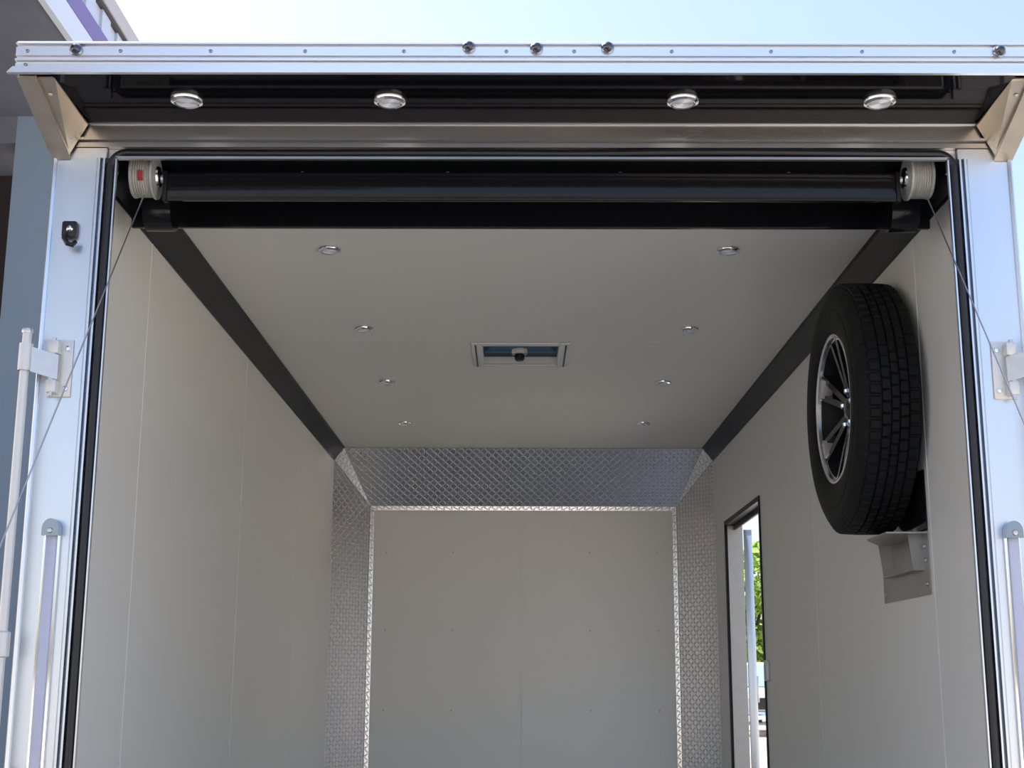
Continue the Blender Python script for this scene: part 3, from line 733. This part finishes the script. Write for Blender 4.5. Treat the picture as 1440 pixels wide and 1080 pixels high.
# ------------------------------------------------------------------ beyond the side doorway
def tree(x, y, h, r, zc, label, n=7000):
    t = empty('leafy_tree', (x, y, 0)); tag(t, label, 'tree', 'trees beyond the doorway')
    bm = bmesh.new()
    cl_ = [(random.uniform(-1, 1)*r*0.75, random.uniform(-1, 1)*r*0.75, zc+random.uniform(-1, 1)*(h-zc)*0.7, random.uniform(0.3, 0.5)*r) for _ in range(26)]
    for _ in range(n):
        cx, cy, cz, cr_ = random.choice(cl_)
        d = Vector((random.gauss(0, 1), random.gauss(0, 1), random.gauss(0, 1))).normalized()*cr_*random.uniform(0.75, 1.0)
        p = Vector((cx, cy, cz))+d
        u = Vector((random.gauss(0, 1), random.gauss(0, 1), random.gauss(0, 1))).normalized()
        w_ = u.orthogonal().normalized(); s_ = random.uniform(0.12, 0.24)
        bm.faces.new([bm.verts.new(p+u*s_), bm.verts.new(p+w_*s_*0.5), bm.verts.new(p-u*s_), bm.verts.new(p-w_*s_*0.5)])
    mb = MB(); mb._merge(bm); mb.build('foliage', M['leaf'], t, smooth=False)
    tr = MB().tube([(0, 0, 0), (0.05, 0, 1.2), (0.0, 0.05, zc), (0.05, 0, h*0.8)], [0.22, 0.17, 0.13, 0.05], 10)
    for k in range(6):
        a = k*1.05; tr.tube([(0.02, 0.02, zc*0.7+k*0.25), (math.cos(a)*r*0.5, math.sin(a)*r*0.5, zc+0.6+k*0.2)], [0.07, 0.03], 7)
    tr.build('trunk', M['bark'], t)
tree(8.6, 50, 6.6, 2.8, 3.9, 'bright green tree behind the pickup, seen through the side doorway')
tree(16.5, 50, 6.4, 2.8, 3.8, 'leafy tree standing to the right of the pickup, beyond the doorway')

tk = empty('pickup_truck', (7.35, 40, 0), (0, 0, R(-10))); tag(tk, 'white pickup truck parked in the yard beyond the side doorway', 'truck')
# truck faces -Y; profile in (Y,Z)
bp_ = [(-2.75, 0.45), (-2.78, 0.95), (-2.65, 1.12), (-1.35, 1.22), (-0.55, 1.95), (-0.2, 2.0), (0.9, 2.0), (1.15, 1.92), (1.25, 1.28), (2.8, 1.28), (2.85, 0.55), (2.3, 0.45), (1.25, 0.45), (-1.1, 0.45), (-2.2, 0.45)]
b = MB().extrude(bp_, 'x', -0.98, 0.98); bmesh.ops.bevel(b.bm, geom=b.bm.edges[:], offset=0.05, segments=2, affect='EDGES')
b.build('body', M['truck'], tk)
MB().hexa([(-0.82, -1.24, 1.30), (0.82, -1.24, 1.30), (0.74, -0.63, 1.88), (-0.74, -0.63, 1.88)], [(-0.82, -1.28, 1.33), (0.82, -1.28, 1.33), (0.74, -0.67, 1.92), (-0.74, -0.67, 1.92)]).build('windshield', M['truck_glass'], tk, smooth=False)
for s in (-1, 1):
    MB().extrude([(-0.9, 1.30), (-0.45, 1.85), (0.95, 1.85), (1.05, 1.30)], 'x', s*0.975, s*0.99).build('side_window', M['truck_glass'], tk, smooth=False)
    MB().box(s*0.76-0.14, s*0.76+0.14, -2.82, -2.76, 0.85, 1.03, 0.02).build('headlamp', M['lens'], tk)
    MB().box(s*1.05-0.10, s*1.05+0.10, -0.95, -0.85, 1.28, 1.50, 0.03).build('mirror', M['truck'], tk)
    for yy in (-1.85, 1.75):
        w_ = MB().lathe([(0, -0.12), (0.2, -0.13), (0.36, -0.12), (0.40, -0.08), (0.40, 0.08), (0.36, 0.12), (0.2, 0.13), (0, 0.12)], 36, T(s*0.88, yy, 0.40) @ RY(PI/2)).build('wheel', M['tyre'], tk)
        MB().lathe([(0, 0.0), (0.22, 0.0), (0.23, 0.02)], 24, T(s*1.0+0.015*s, yy, 0.40) @ RY(PI/2)).build('hubcap', M['chrome'], w_)
MB().box(-0.55, 0.55, -2.82, -2.77, 0.72, 1.03, 0.02).build('grille', M['knob'], tk)
MB().box(-0.97, 0.97, -2.92, -2.74, 0.45, 0.68, 0.04).build('bumper', M['chrome'], tk)
bpy.context.view_layer.update()
